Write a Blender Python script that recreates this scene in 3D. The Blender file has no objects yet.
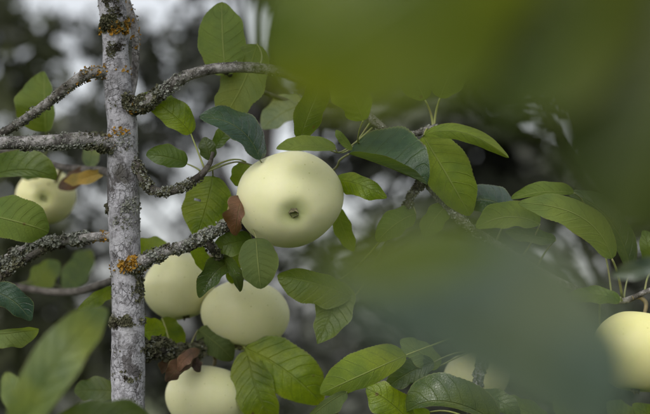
import bpy, bmesh, math, random
from mathutils import Vector, Matrix, noise, Quaternion

R = math.radians
random.seed(11)
scene = bpy.context.scene
COL = scene.collection

# ------------------------------------------------------------------ camera
PITCH = 6.0
CAM = Vector((0.0, 0.0, 1.60))
LENS, SENSOR = 85.0, 36.0
D0 = 1.04                                  # metres to the plane of focus (the main apple)
cd = bpy.data.cameras.new('camera')
cam = bpy.data.objects.new('camera', cd)
COL.objects.link(cam)
cam.location = CAM
cam.rotation_euler = (R(90 + PITCH), 0, 0)
cd.lens = LENS
cd.sensor_width = SENSOR
cd.clip_start = 0.02
cd.clip_end = 600
cd.dof.use_dof = True
cd.dof.focus_distance = D0
cd.dof.aperture_fstop = 5.6
cd.dof.aperture_blades = 7
cd.dof.aperture_rotation = R(12)
scene.camera = cam

# ------------------------------------------------------------------ overcast sky
SUN_EL, SUN_AZ = 40.0, 212.0
world = bpy.data.worlds.new('World')
scene.world = world
world.use_nodes = True
wt = world.node_tree
wt.nodes.clear()
sky = wt.nodes.new('ShaderNodeTexSky')
sky.sky_type = 'NISHITA'
sky.sun_disc = False
sky.sun_elevation = R(SUN_EL)
sky.sun_rotation = R(SUN_AZ)
sky.air_density = 1.0
sky.dust_density = 4.0
hs = wt.nodes.new('ShaderNodeHueSaturation')
hs.inputs['Saturation'].default_value = 0.22      # cloud veil: the blue is mostly gone
bg = wt.nodes.new('ShaderNodeBackground')
bg.inputs['Strength'].default_value = 0.15
wo = wt.nodes.new('ShaderNodeOutputWorld')
wt.links.new(sky.outputs[0], hs.inputs['Color'])
wt.links.new(hs.outputs[0], bg.inputs['Color'])
wt.links.new(bg.outputs[0], wo.inputs['Surface'])

sl = bpy.data.lights.new('sun', 'SUN')
sl.energy = 0.8
sl.angle = R(120)
sl.color = (1.0, 0.97, 0.92)
sun = bpy.data.objects.new('sun', sl)
COL.objects.link(sun)
_el, _az = R(SUN_EL), R(SUN_AZ)
sdir = Vector((math.sin(_az) * math.cos(_el), math.cos(_az) * math.cos(_el), math.sin(_el)))
sun.rotation_euler = (-sdir).to_track_quat('-Z', 'Y').to_euler()

scene.view_settings.view_transform = 'Standard'
scene.view_settings.look = 'None'
scene.view_settings.exposure = 0.6
scene.view_settings.gamma = 1.0
scene.view_settings.use_curve_mapping = False
scene.render.engine = 'CYCLES'
scene.cycles.use_denoising = True
scene.cycles.max_bounces = 8
scene.cycles.transparent_max_bounces = 8
scene.cycles.caustics_reflective = False
scene.cycles.caustics_refractive = False

# ------------------------------------------------------------------ helpers
FWD = Vector((0, math.cos(R(PITCH)), math.sin(R(PITCH))))
UP = Vector((0, -math.sin(R(PITCH)), math.cos(R(PITCH))))
RIGHT = Vector((1, 0, 0))
KPX = SENSOR / LENS / 650.0                # one photo pixel at 1 m
PXM = KPX * D0                             # one photo pixel, in metres, at the focus plane


def P(x, y, zcm=0.0):
    """photo pixel + distance behind the focus plane (cm) -> world point"""
    d = D0 + zcm * 0.01
    return CAM + d * (FWD + RIGHT * ((x - 325) * KPX) + UP * ((207 - y) * KPX))


def to_px(w):
    v = w - CAM
    d = v.dot(FWD)
    if d < 0.02:
        return None
    return (325 + v.dot(RIGHT) / d / KPX, 207 - v.dot(UP) / d / KPX, d)


def link(name, me, parent=None, mats=(), smooth=True, kind=None):
    for m in mats:
        me.materials.append(m)
    if smooth:
        me.polygons.foreach_set('use_smooth', [True] * len(me.polygons))
    o = bpy.data.objects.new(name, me)
    COL.objects.link(o)
    if parent:
        o.parent = parent
    if kind:
        o['kind'] = kind
    return o


def mesh(name, v, f):
    me = bpy.data.meshes.new(name)
    me.from_pydata([tuple(p) for p in v], [], f)
    me.update()
    return me


def empty(name, loc=(0, 0, 0), label=None, cat=None, group=None):
    o = bpy.data.objects.new(name, None)
    o.empty_display_size = 0.05
    o.location = loc
    COL.objects.link(o)
    if label:
        o['label'] = label
        o['category'] = cat
    if group:
        o['group'] = group
    return o


# ------------------------------------------------------------------ node helpers
class NT:
    def __init__(s, name):
        s.m = bpy.data.materials.new(name)
        s.m.use_nodes = True
        s.t = s.m.node_tree
        s.t.nodes.clear()
        s.out = s.t.nodes.new('ShaderNodeOutputMaterial')

    def n(s, ty, **kw):
        nd = s.t.nodes.new('ShaderNode' + ty)
        for k, v in kw.items():
            if k in nd.inputs:
                s.put(nd.inputs[k], v)
            else:
                setattr(nd, k, v)
        return nd

    def put(s, inp, v):
        if isinstance(v, bpy.types.NodeSocket):
            s.t.links.new(v, inp)
        elif isinstance(v, (tuple, list)) and len(v) == 3 and inp.type == 'RGBA':
            inp.default_value = (*v, 1)
        else:
            inp.default_value = v

    def math(s, op, a, b=0.0, c=None):
        nd = s.t.nodes.new('ShaderNodeMath')
        nd.operation = op
        s.put(nd.inputs[0], a)
        s.put(nd.inputs[1], b)
        if c is not None:
            s.put(nd.inputs[2], c)
        return nd.outputs[0]

    def mix(s, fac, a, b, mode='MIX'):
        nd = s.t.nodes.new('ShaderNodeMix')
        nd.data_type = 'RGBA'
        nd.blend_type = mode
        s.put(nd.inputs[0], fac)
        s.put(nd.inputs[6], a)
        s.put(nd.inputs[7], b)
        return nd.outputs[2]

    def ramp(s, fac, stops, interp='LINEAR'):
        nd = s.t.nodes.new('ShaderNodeValToRGB')
        cr = nd.color_ramp
        cr.interpolation = interp
        while len(cr.elements) < len(stops):
            cr.elements.new(0.5)
        for e, (p, c) in zip(cr.elements, stops):
            e.position = p
            e.color = (*c, 1) if len(c) == 3 else c
        s.put(nd.inputs[0], fac)
        return nd.outputs[0]

    def noise(s, vec, scale, detail=4, rough=0.55, dist=0.0):
        nd = s.n('TexNoise', Scale=scale, Detail=detail, Roughness=rough, Distortion=dist)
        s.put(nd.inputs['Vector'], vec)
        return nd.outputs['Fac']

    def mapr(s, v, a, b, c=0.0, d=1.0):
        nd = s.t.nodes.new('ShaderNodeMapRange')
        s.put(nd.inputs[0], v)
        for i, q in enumerate((a, b, c, d)):
            nd.inputs[i + 1].default_value = q
        return nd.outputs[0]

    def bump(s, h, strength, dist):
        nd = s.n('Bump', Strength=strength, Distance=dist)
        s.put(nd.inputs['Height'], h)
        return nd.outputs[0]


BLACK, WHITE = (0, 0, 0), (1, 1, 1)


# ---- bark
def bark_material(name, pale, mid, dark, moss, dark_amt=0.5, grn=0.0):
    t = NT(name)
    co = t.n('TexCoord').outputs['Object']
    mp = t.n('Mapping')
    t.put(mp.inputs['Vector'], co)
    mp.inputs['Scale'].default_value = (1, 1, 0.7)
    warp = t.n('TexNoise', Scale=120.0, Detail=3.0)
    t.put(warp.inputs['Vector'], co)
    add = t.n('VectorMath', operation='MULTIPLY_ADD')
    t.put(add.inputs[0], warp.outputs['Color'])
    add.inputs[1].default_value = (0.008, 0.008, 0.008)
    t.put(add.inputs[2], mp.outputs[0])
    vo = t.n('TexVoronoi', Scale=300.0, feature='DISTANCE_TO_EDGE')
    t.put(vo.inputs['Vector'], add.outputs[0])
    crack = t.mapr(vo.outputs['Distance'], 0.01, 0.085, 1.0, 0.0)
    keep = t.mapr(t.noise(co, 75, 3), 0.46, 0.66)
    crack = t.math('MULTIPLY', crack, keep)
    n1 = t.noise(co, 26, 6, 0.6, 0.4)
    n2 = t.noise(co, 260, 5, 0.65)
    n3 = t.noise(co, 900, 3, 0.6)
    col = t.mix(t.mapr(n2, 0.3, 0.7), mid, pale)
    col = t.mix(t.mapr(t.noise(co, 125, 5, 0.65), 0.48, 0.64, 0, 0.85), col, (mid[0] * .45, mid[1] * .44, mid[2] * .43))
    col = t.mix(t.mapr(n3, 0.52, 0.75, 0, 0.55), col, dark)
    big = t.mapr(t.noise(add.outputs[0], 62, 5, 0.62, 0.3), 0.60 - 0.12 * dark_amt, 0.68 - 0.10 * dark_amt)
    col = t.mix(t.math('MULTIPLY', big, 0.85), col, dark)
    mp2 = t.n('Mapping')
    t.put(mp2.inputs['Vector'], co)
    mp2.inputs['Scale'].default_value = (1, 1, 1.9)
    fleck = t.mapr(t.noise(mp2.outputs[0], 165, 5, 0.7, 0.5), 0.59, 0.65)
    col = t.mix(t.math('MULTIPLY', fleck, 0.8), col, dark)
    col = t.mix(t.math('MULTIPLY', crack, 0.5), col, dark)
    col = t.mix(t.mapr(n1, 0.55, 0.75, 0, grn), col, moss)
    h = t.math('ADD', t.math('MULTIPLY', n2, 0.6), t.math('MULTIPLY', n3, 0.35))
    h = t.math('SUBTRACT', h, t.math('MULTIPLY', crack, 0.8))
    h = t.math('SUBTRACT', h, t.math('MULTIPLY', big, 0.4))
    b = t.n('BsdfPrincipled', Roughness=0.82)
    t.put(b.inputs['Base Color'], col)
    b.inputs['Specular IOR Level'].default_value = 0.25
    t.put(b.inputs['Normal'], t.bump(h, 0.9, 0.0012))
    t.put(t.out.inputs['Surface'], b.outputs[0])
    return t.m


M_TRUNK = bark_material('bark_pale_grey', (0.43, 0.425, 0.465), (0.30, 0.298, 0.325), (0.05, 0.044, 0.042), (0.19, 0.20, 0.12), 0.62, 0.3)
M_BRANCH = bark_material('bark_branch', (0.40, 0.385, 0.39), (0.20, 0.19, 0.18), (0.035, 0.030, 0.026), (0.13, 0.13, 0.08), 0.75, 0.6)
M_BROWN = bark_material('bark_grey_brown', (0.33, 0.32, 0.32), (0.14, 0.13, 0.11), (0.03, 0.026, 0.02), (0.11, 0.11, 0.06), 0.8, 0.6)
M_DARK = bark_material('bark_dark_twig', (0.13, 0.12, 0.11), (0.08, 0.07, 0.06), (0.025, 0.02, 0.017), (0.07, 0.07, 0.04), 0.8, 0.5)


def green_twig():
    t = NT('green_brown_twig')
    co = t.n('TexCoord').outputs['Object']
    c = t.mix(t.mapr(t.noise(co, 120, 4), 0.35, 0.65), (0.16, 0.17, 0.06), (0.13, 0.10, 0.06))
    b = t.n('BsdfPrincipled', Roughness=0.55)
    t.put(b.inputs['Base Color'], c)
    t.put(t.out.inputs['Surface'], b.outputs[0])
    return t.m


M_TWIG = green_twig()


def lichen_material(name, a, b_, c_):
    t = NT(name)
    co = t.n('TexCoord').outputs['Object']
    n1 = t.noise(co, 420, 4, 0.6)
    n2 = t.noise(co, 90, 3, 0.6)
    col = t.mix(t.mapr(n1, 0.35, 0.65), a, b_)
    col = t.mix(t.mapr(n2, 0.5, 0.66), col, c_)
    b = t.n('BsdfPrincipled', Roughness=0.95)
    b.inputs['Specular IOR Level'].default_value = 0.1
    t.put(b.inputs['Base Color'], col)
    t.put(b.inputs['Normal'], t.bump(n1, 0.8, 0.0006))
    t.put(t.out.inputs['Surface'], b.outputs[0])
    return t.m


M_LICHEN = lichen_material('grey_lichen', (0.30, 0.31, 0.28), (0.16, 0.17, 0.14), (0.075, 0.07, 0.05))
M_LICHEN_D = lichen_material('dark_moss_lichen', (0.14, 0.14, 0.09), (0.07, 0.07, 0.04), (0.035, 0.03, 0.022))
M_ORANGE = lichen_material('orange_lichen', (0.38, 0.20, 0.025), (0.24, 0.14, 0.03), (0.10, 0.085, 0.035))


# ---- leaves: one material, tinted by each object's colour, two real sides
def leaf_material(name, trans=0.42, gloss=0.42, wear=1.0):
    t = NT(name)
    uv = t.n('UVMap', uv_map='leaf').outputs[0]
    sep = t.n('SeparateXYZ')
    t.put(sep.inputs[0], uv)
    u, v = sep.outputs[0], sep.outputs[1]
    av = t.math('ABSOLUTE', v)
    oi = t.n('ObjectInfo')
    co = t.n('TexCoord').outputs['Object']
    # midrib and side veins
    nz = t.noise(co, 140, 2)
    s = t.math('SUBTRACT', u, t.math('MULTIPLY', t.math('POWER', av, 1.25), 0.20))
    s = t.math('ADD', s, t.math('MULTIPLY', nz, 0.05))
    s = t.math('ADD', s, t.math('MULTIPLY', t.math('SIGN', v), 0.027))
    fr = t.math('PINGPONG', t.math('MULTIPLY', s, 8.0), 0.5)
    side = t.mapr(fr, 0.0, 0.055, 1.0, 0.0)
    side = t.math('MULTIPLY', side, t.mapr(av, 0.75, 1.0, 1.0, 0.2))
    rib = t.mapr(av, 0.012, 0.05, 1.0, 0.0)
    vein = t.math('MAXIMUM', t.math('MULTIPLY', side, 0.55), rib)
    vor = t.n('TexVoronoi', Scale=520.0, feature='DISTANCE_TO_EDGE')
    t.put(vor.inputs['Vector'], co)
    net = t.mapr(vor.outputs['Distance'], 0.02, 0.14, 1.0, 0.0)
    # colour of each side
    base = oi.outputs['Color']
    blot = t.noise(co, 60, 5, 0.65)
    big = t.noise(co, 24, 3, 0.5)
    dk = t.mix(1.0, base, (0.50, 0.60, 0.75), 'MULTIPLY')
    yl = t.mix(1.0, base, (1.45, 1.22, 0.7), 'MULTIPLY')
    top = t.mix(t.mapr(blot, 0.35, 0.68), base, dk)
    top = t.mix(t.mapr(big, 0.48, 0.70, 0, 0.75), top, yl)
    top = t.mix(t.math('MULTIPLY', t.mapr(av, 0.95, 1.0), 0.5), top, (0.24, 0.27, 0.11))
    top = t.mix(t.math('MULTIPLY', vein, 0.45), top, t.mix(0.5, top, (0.26, 0.30, 0.10)))
    top = t.mix(t.math('MULTIPLY', net, 0.16), top, (0.03, 0.05, 0.01))
    und = t.mix(0.34, top, (0.17, 0.22, 0.075))
    und = t.mix(t.math('MULTIPLY', vein, 0.5), und, (0.26, 0.30, 0.11))
    geo = t.n('NewGeometry')
    col = t.mix(geo.outputs['Backfacing'], top, und)
    # rust spots and a dry rim here and there
    sp = t.n('TexVoronoi', Scale=58.0)
    t.put(sp.inputs['Vector'], co)
    spot = t.mapr(sp.outputs['Distance'], 0.045, 0.10, 1.0, 0.0)
    spot = t.math('MULTIPLY', spot, t.mapr(t.noise(co, 31, 1), 0.54, 0.58))
    rim = t.math('MULTIPLY', t.mapr(av, 0.93, 1.0), t.mapr(t.noise(co, 75, 2), 0.5, 0.6))
    col = t.mix(t.math('MULTIPLY', t.math('MAXIMUM', spot, t.math('MULTIPLY', rim, 0.6)), 0.8 * wear), col, (0.11, 0.065, 0.025))
    h = t.math('SUBTRACT', t.math('MULTIPLY', blot, 0.25), vein)
    h = t.math('SUBTRACT', h, t.math('MULTIPLY', net, 0.10))
    nrm = t.bump(h, 0.7, 0.0012)
    b = t.n('BsdfPrincipled')
    t.put(b.inputs['Base Color'], col)
    t.put(b.inputs['Normal'], nrm)
    t.put(b.inputs['Roughness'], t.mix(geo.outputs['Backfacing'], (gloss,) * 3, (0.75,) * 3))
    t.put(b.inputs['Specular IOR Level'], t.mix(geo.outputs['Backfacing'], (0.5,) * 3, (0.22,) * 3))
    tr = t.n('BsdfTranslucent')
    tc = t.mix(1.0, col, (1.45, 1.5, 0.35), 'MULTIPLY')
    t.put(tr.inputs['Color'], tc)
    mx = t.n('MixShader')
    mx.inputs[0].default_value = trans
    t.put(mx.inputs[1], b.outputs[0])
    t.put(mx.inputs[2], tr.outputs[0])
    t.put(t.out.inputs['Surface'], mx.outputs[0])
    return t.m


M_LEAF = leaf_material('apple_leaf')
M_LEAF_GLOSS = leaf_material('apple_leaf_glossy', 0.25, 0.21)
M_DEAD = leaf_material('dead_leaf', 0.12, 0.8, 0.3)


def petiole_material():
    t = NT('leaf_stalk')
    oi = t.n('ObjectInfo')
    co = t.n('TexCoord').outputs['Object']
    c = t.mix(0.55, oi.outputs['Color'], (0.24, 0.24, 0.10))
    c = t.mix(t.mapr(t.noise(co, 150, 2), 0.5, 0.7, 0, 0.5), c, (0.16, 0.10, 0.06))
    b = t.n('BsdfPrincipled', Roughness=0.5)
    t.put(b.inputs['Base Color'], c)
    t.put(t.out.inputs['Surface'], b.outputs[0])
    return t.m


M_STALK = petiole_material()


def apple_material():
    t = NT('apple_skin')
    co = t.n('TexCoord').outputs['Object']
    oi = t.n('ObjectInfo')
    at = t.n('Attribute', attribute_name='pole').outputs['Fac']      # 0 stem end .. 1 blossom end
    n1 = t.noise(co, 30, 4, 0.6)
    n2 = t.noise(co, 130, 4, 0.6)
    col = t.mix(t.mapr(n1, 0.35, 0.7), (0.66, 0.65, 0.405), (0.60, 0.605, 0.34))
    col = t.mix(t.mapr(n2, 0.5, 0.8, 0, 0.35), col, (0.71, 0.68, 0.48))
    col = t.mix(t.mapr(at, 0.86, 0.985, 0, 0.85), col, (0.28, 0.33, 0.10))
    col = t.mix(t.mapr(at, 0.10, 0.0, 0, 0.8), col, (0.36, 0.36, 0.12))
    vo = t.n('TexVoronoi', Scale=210.0)
    t.put(vo.inputs['Vector'], co)
    dots = t.mapr(vo.outputs['Distance'], 0.06, 0.15, 1.0, 0.0)
    dots = t.math('MULTIPLY', dots, t.mapr(t.noise(co, 45, 2), 0.40, 0.58))
    col = t.mix(t.math('MULTIPLY', dots, 0.75), col, (0.40, 0.41, 0.15))
    v2 = t.n('TexVoronoi', Scale=46.0)
    t.put(v2.inputs['Vector'], co)
    sc = t.mapr(v2.outputs['Distance'], 0.03, 0.055, 1.0, 0.0)
    sc = t.math('MULTIPLY', sc, t.mapr(t.noise(co, 22, 1), 0.50, 0.56))
    col = t.mix(t.math('MULTIPLY', sc, 0.75), col, (0.17, 0.12, 0.05))
    col = t.mix(1.0, col, oi.outputs['Color'], 'MULTIPLY')
    b = t.n('BsdfPrincipled')
    t.put(b.inputs['Base Color'], col)
    t.put(b.inputs['Roughness'], t.mapr(n2, 0.3, 0.7, 0.42, 0.56))
    b.inputs['Specular IOR Level'].default_value = 0.35
    b.inputs['Subsurface Weight'].default_value = 0.45
    b.inputs['Subsurface Radius'].default_value = (0.010, 0.008, 0.003)
    b.inputs['Subsurface Scale'].default_value = 0.6
    t.put(b.inputs['Normal'], t.bump(t.math('ADD', n2, t.math('MULTIPLY', dots, -0.4)), 0.12, 0.0008))
    t.put(t.out.inputs['Surface'], b.outputs[0])
    return t.m


M_APPLE = apple_material()


def plain(name, a, b_, rough=0.8, scale=200):
    t = NT(name)
    co = t.n('TexCoord').outputs['Object']
    c = t.mix(t.mapr(t.noise(co, scale, 4), 0.35, 0.65), a, b_)
    b = t.n('BsdfPrincipled', Roughness=rough)
    t.put(b.inputs['Base Color'], c)
    t.put(t.out.inputs['Surface'], b.outputs[0])
    return t.m


M_SEPAL = plain('dry_sepal', (0.17, 0.16, 0.08), (0.05, 0.04, 0.025), 0.9, 900)
M_STEM = plain('apple_stem', (0.17, 0.13, 0.06), (0.10, 0.09, 0.04), 0.7)


def far_leaf_material(name, c1, c2, trans=0.3):
    t = NT(name)
    co = t.n('TexCoord').outputs['Object']
    ge = t.n('NewGeometry')
    col = t.mix(ge.outputs['Random Per Island'], c1, c2)
    col = t.mix(t.mapr(t.noise(co, 1.6, 3), 0.4, 0.65, 0, 0.5), col, c1)
    b = t.n('BsdfPrincipled', Roughness=0.42)
    t.put(b.inputs['Base Color'], col)
    tr = t.n('BsdfTranslucent')
    t.put(tr.inputs['Color'], t.mix(1.0, col, (1.2, 1.4, 0.5), 'MULTIPLY'))
    mx = t.n('MixShader')
    mx.inputs[0].default_value = trans
    t.put(mx.inputs[1], b.outputs[0])
    t.put(mx.inputs[2], tr.outputs[0])
    t.put(t.out.inputs['Surface'], mx.outputs[0])
    return t.m


M_FAR1 = far_leaf_material('far_foliage_dark', (0.030, 0.034, 0.025), (0.057, 0.062, 0.045), 0.2)
M_FAR2 = far_leaf_material('far_foliage_olive', (0.06, 0.068, 0.036), (0.115, 0.125, 0.065), 0.3)
M_FARBARK = plain('far_bark', (0.09, 0.08, 0.07), (0.05, 0.045, 0.04), 0.9, 14)


def ground_material():
    t = NT('lawn_ground')
    co = t.n('TexCoord').outputs['Object']
    c = t.mix(t.mapr(t.noise(co, 0.7, 6), 0.35, 0.65), (0.08, 0.11, 0.04), (0.14, 0.15, 0.07))
    c = t.mix(t.mapr(t.noise(co, 30, 5), 0.45, 0.7, 0, 0.6), c, (0.03, 0.035, 0.015))
    b = t.n('BsdfPrincipled', Roughness=0.9)
    t.put(b.inputs['Base Color'], c)
    t.put(b.inputs['Normal'], t.bump(t.noise(co, 60, 6), 1.0, 0.05))
    t.put(t.out.inputs['Surface'], b.outputs[0])
    return t.m


# ------------------------------------------------------------------ ground
def build_ground():
    xs = [-300, -120, -50, -20, -10, -6, -4, -2.5, -1.5, -.7, 0, .7, 1.5, 2.5, 4, 6, 10, 20, 50, 120, 300]
    v, f = [], []
    for y in xs:
        for x in xs:
            v.append((x, y, 0.05 * noise.noise((x * 0.6, y * 0.6, 0)) if abs(x) < 30 and abs(y) < 30 else 0))
    n = len(xs)
    for j in range(n - 1):
        for i in range(n - 1):
            a = j * n + i
            f.append((a, a + 1, a + n + 1, a + n))
    o = link('ground', mesh('ground', v, f), None, (ground_material(),))
    o['kind'] = 'structure'


build_ground()

# ------------------------------------------------------------------ background trees
def rand_dir(rng):
    while True:
        v = Vector((rng.uniform(-1, 1), rng.uniform(-1, 1), rng.uniform(-1, 1)))
        if 0.05 < v.length < 1:
            return v.normalized()


def tube_mesh(pts, rads, seg=10, jitter=0.0, freq=60.0, cap=True):
    """tube along world points"""
    v, f = [], []
    n = len(pts)
    nrm = None
    for i in range(n):
        a = pts[max(i - 1, 0)]
        b = pts[min(i + 1, n - 1)]
        t = (b - a).normalized()
        if nrm is None:
            nrm = t.orthogonal().normalized()
        else:
            nrm = (nrm - t * nrm.dot(t))
            nrm = nrm.normalized() if nrm.length > 1e-6 else t.orthogonal().normalized()
        bi = t.cross(nrm)
        for k in range(seg):
            an = 2 * math.pi * k / seg
            d = nrm * math.cos(an) + bi * math.sin(an)
            r = rads[i]
            if jitter:
                q = pts[i] + d * r
                r *= 1 + jitter * (noise.noise(q * freq) + 0.6 * noise.noise(q * freq * 2.7))
            v.append(pts[i] + d * r)
    for i in range(n - 1):
        for k in range(seg):
            k2 = (k + 1) % seg
            f.append((i * seg + k, i * seg + k2, (i + 1) * seg + k2, (i + 1) * seg + k))
    if cap:
        f.append(tuple(range(seg))[::-1])
        f.append(tuple(range((n - 1) * seg, n * seg)))
    return v, f


def join_vf(parts):
    V, F = [], []
    for v, f in parts:
        o = len(V)
        V += v
        F += [tuple(i + o for i in q) for q in f]
    return V, F


def far_tree(name, label, cat, x, y, height, rx, z0, nclump, per, lsize, mat, seed, spread=0.38, clump_r=0.34, group='trees behind the apple tree'):
    rng = random.Random(seed)
    root = empty(name, (x, y, 0), label, cat, group)
    tops = []
    parts = []
    lean = Vector((rng.uniform(-.1, .1), rng.uniform(-.1, .1), 0))
    pts = [Vector((0, 0, -0.1)) + lean * (k / 8) * height + Vector((rng.uniform(-.04, .04), rng.uniform(-.04, .04), height * k / 8)) for k in range(9)]
    r0 = 0.018 * height + 0.03
    link('trunk', mesh('trunk', *tube_mesh(pts, [r0 * (1 - 0.85 * k / 8) for k in range(9)], 10, 0.12, 4)), root, (M_FARBARK,))
    cl = []
    for _ in range(nclump):
        # clump centres fill an egg-shaped crown, denser toward its skin
        d = rand_dir(rng)
        q = rng.uniform(0.35, 1.0) ** 0.6
        zc = (z0 + height) / 2
        hz = (height - z0) / 2
        c = Vector((d.x * rx * q, d.y * rx * q, zc + d.z * hz * q))
        c.x *= 1.0 - 0.35 * max(0, d.z)
        c.y *= 1.0 - 0.35 * max(0, d.z)
        cl.append(c)
        if rng.random() < 0.45:
            i = min(8, max(1, int((c.z - 0.25 * rx) / height * 8)))
            a = pts[i]
            m = (a + c) / 2 + Vector((0, 0, 0.12 * rx))
            parts.append(tube_mesh([a, m, c], [0.022, 0.014, 0.005], 5))
    V, F = join_vf(parts)
    link('limbs', mesh('limbs', V, F), root, (M_FARBARK,), kind='stuff')
    V, F = [], []
    for c in cl:
        cr = clump_r * rng.uniform(0.7, 1.3)
        for _ in range(per):
            d = rand_dir(rng) * (rng.random() ** 0.5) * cr
            d.z *= 0.75
            p = c + d
            ax = rand_dir(rng)
            ax.z -= 0.4
            ax.normalize()
            sd = ax.cross(rand_dir(rng)).normalized()
            nn = ax.cross(sd)
            L = lsize * rng.uniform(0.6, 1.3)
            W = L * 0.3
            o = len(V)
            V += [p, p + ax * L * 0.45 + sd * W + nn * W * 0.4, p + ax * L, p + ax * L * 0.45 - sd * W + nn * W * 0.4]
            F += [(o, o + 1, o + 2), (o, o + 2, o + 3)]
    link('crown', mesh('crown', V, F), root, (mat,), smooth=False, kind='stuff')
    return root


far_tree('broadleaf_tree', 'dark broadleaf tree blurred behind the upper left branches', 'tree', -2.2, 6.6, 4.8, 1.4, 0.5, 84, 150, 0.11, M_FAR2, 1, clump_r=0.33)
far_tree('broadleaf_tree', 'sparse tree with bright sky gaps blurred behind the grey stem', 'tree', -0.50, 7.4, 4.6, 1.15, 0.6, 125, 62, 0.10, M_FAR1, 23, clump_r=0.19)
far_tree('broadleaf_tree', 'dark dense tree blurred behind the main apple, to its right', 'tree', 1.32, 7.0, 4.9, 1.25, 0.3, 140, 260, 0.11, M_FAR1, 33, clump_r=0.33)
far_tree('broadleaf_tree', 'dark tree blurred behind the rightmost apple', 'tree', 2.6, 6.3, 4.5, 1.25, 0.4, 95, 330, 0.11, M_FAR2, 4, clump_r=0.33)
far_tree('bush', 'low dark bush blurred below the apples at the bottom edge', 'bush', 0.45, 5.2, 1.82, 0.9, 0.1, 100, 240, 0.08, M_FAR1, 5, group='bushes behind the apple tree')
far_tree('bush', 'dark bush blurred at the lower right behind the lichen-covered twig', 'bush', 1.5, 5.6, 2.1, 0.9, 0.1, 100, 240, 0.08, M_FAR1, 7, group='bushes behind the apple tree')
far_tree('bush', 'low dark bush blurred at the bottom left corner', 'bush', -0.85, 5.6, 1.42, 1.1, 0.1, 70, 220, 0.08, M_FAR1, 6, group='bushes behind the apple tree')

# ------------------------------------------------------------------ the apple tree
TREE = empty('apple_tree', (P(128, 414).x, P(128, 414).y, 0), 'apple tree with a pale grey lichen-spotted stem carrying the apples and leaves', 'tree')
TREE_INV = Matrix.Translation(-TREE.location)
SAMPLES = []                                # points on the wood, for the stalks to reach


def catmull(pts, step):
    """pts: tuples; resample through all of them"""
    out = []
    n = len(pts)
    for i in range(n - 1):
        p0 = pts[max(i - 1, 0)]
        p1, p2 = pts[i], pts[i + 1]
        p3 = pts[min(i + 2, n - 1)]
        L = math.dist(p1[:2], p2[:2]) + abs(p2[2] - p1[2]) * 8
        m = max(2, int(L / step))
        for k in range(m):
            t = k / m
            out.append(tuple(0.5 * ((2 * b) + (-a + c) * t + (2 * a - 5 * b + 4 * c - d) * t * t + (-a + 3 * b - 3 * c + d) * t ** 3)
                             for a, b, c, d in zip(p0, p1, p2, p3)))
    out.append(tuple(pts[-1]))
    return out


def attach(o):
    o.parent = TREE
    o.matrix_parent_inverse = TREE_INV
    return o


def sub(o, parent):
    o.parent = parent
    o.matrix_parent_inverse = TREE_INV      # the parent part itself sits at the origin of TREE's inverse
    return o


def branch(name, pts, mat, seg=18, step=1.6, jit=0.10, sample=True, freq=110.0):
    """pts: (px, py, zcm, width px)"""
    cs = catmull(pts, step)
    W = [P(*c[:3]) for c in cs]
    rad = [max(0.25, c[3]) * 0.5 * KPX * (D0 + c[2] * .01) for c in cs]
    v, f = tube_mesh(W, rad, seg, jit, freq)
    o = attach(link(name, mesh(name, v, f), None, (mat,)))
    if sample:
        for i in range(0, len(W), 3):
            SAMPLES.append((W[i], rad[i]))
    return o, W, rad


def lichen(parent, W, rad, t0, t1, count, size, mat, name='lichen', rng=None, side=None, lift=1.7):
    """crusty flakes and granules on the skin of a branch between fractions t0 and t1"""
    rng = rng or random.Random(len(W) * 7 + count)
    V, F = [], []
    n = len(W)
    for _ in range(int(count * 2.0)):
        t = rng.triangular(t0, t1, t0 * .5 + t1 * .5) if t1 - t0 < 0.2 else rng.uniform(t0, t1)
        i = min(n - 2, max(1, int(t * n)))
        tang = (W[i + 1] - W[i - 1]).normalized()
        d = rand_dir(rng)
        if side is not None and rng.random() < 0.85:
            d = d * 0.7 + side
        d = (d - tang * d.dot(tang))
        if d.length < 1e-4:
            continue
        d.normalize()
        if noise.noise((W[i] + d * rad[i]) * 120) < rng.uniform(-0.35, 0.05):
            continue
        s = size * rng.uniform(0.4, 1.25)
        c = W[i] + d * (rad[i] * 0.97 + lift * s * rng.uniform(-0.1, 0.55))
        nn = (d + rand_dir(rng) * 0.75).normalized()
        a = nn.orthogonal().normalized()
        b = nn.cross(a)
        o = len(V)
        if rng.random() < 0.55:
            # lobed curled flake, rim turned up
            V.append(c - nn * s * 0.25)
            m = 6
            for k in range(m):
                an = 6.283 * k / m + rng.uniform(-.3, .3)
                rr = s * rng.uniform(0.55, 1.1)
                V.append(c + (a * math.cos(an) + b * math.sin(an)) * rr + nn * s * rng.uniform(-0.1, 0.5))
            F += [(o, o + 1 + k, o + 1 + (k + 1) % m) for k in range(m)]
        else:
            q = s * 0.55
            ve = [a, b, -a, -b]
            V.append(c + nn * q * rng.uniform(.8, 1.6))
            V += [c + e * q * rng.uniform(.7, 1.2) for e in ve]
            V.append(c - nn * q)
            F += [(o, o + 1 + k, o + 1 + (k + 1) % 4) for k in range(4)] + [(o + 5, o + 1 + (k + 1) % 4, o + 1 + k) for k in range(4)]
    lo = link(name, mesh(name, V, F), None, (mat,), smooth=False, kind='stuff')
    lo.parent = parent
    return lo


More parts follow.
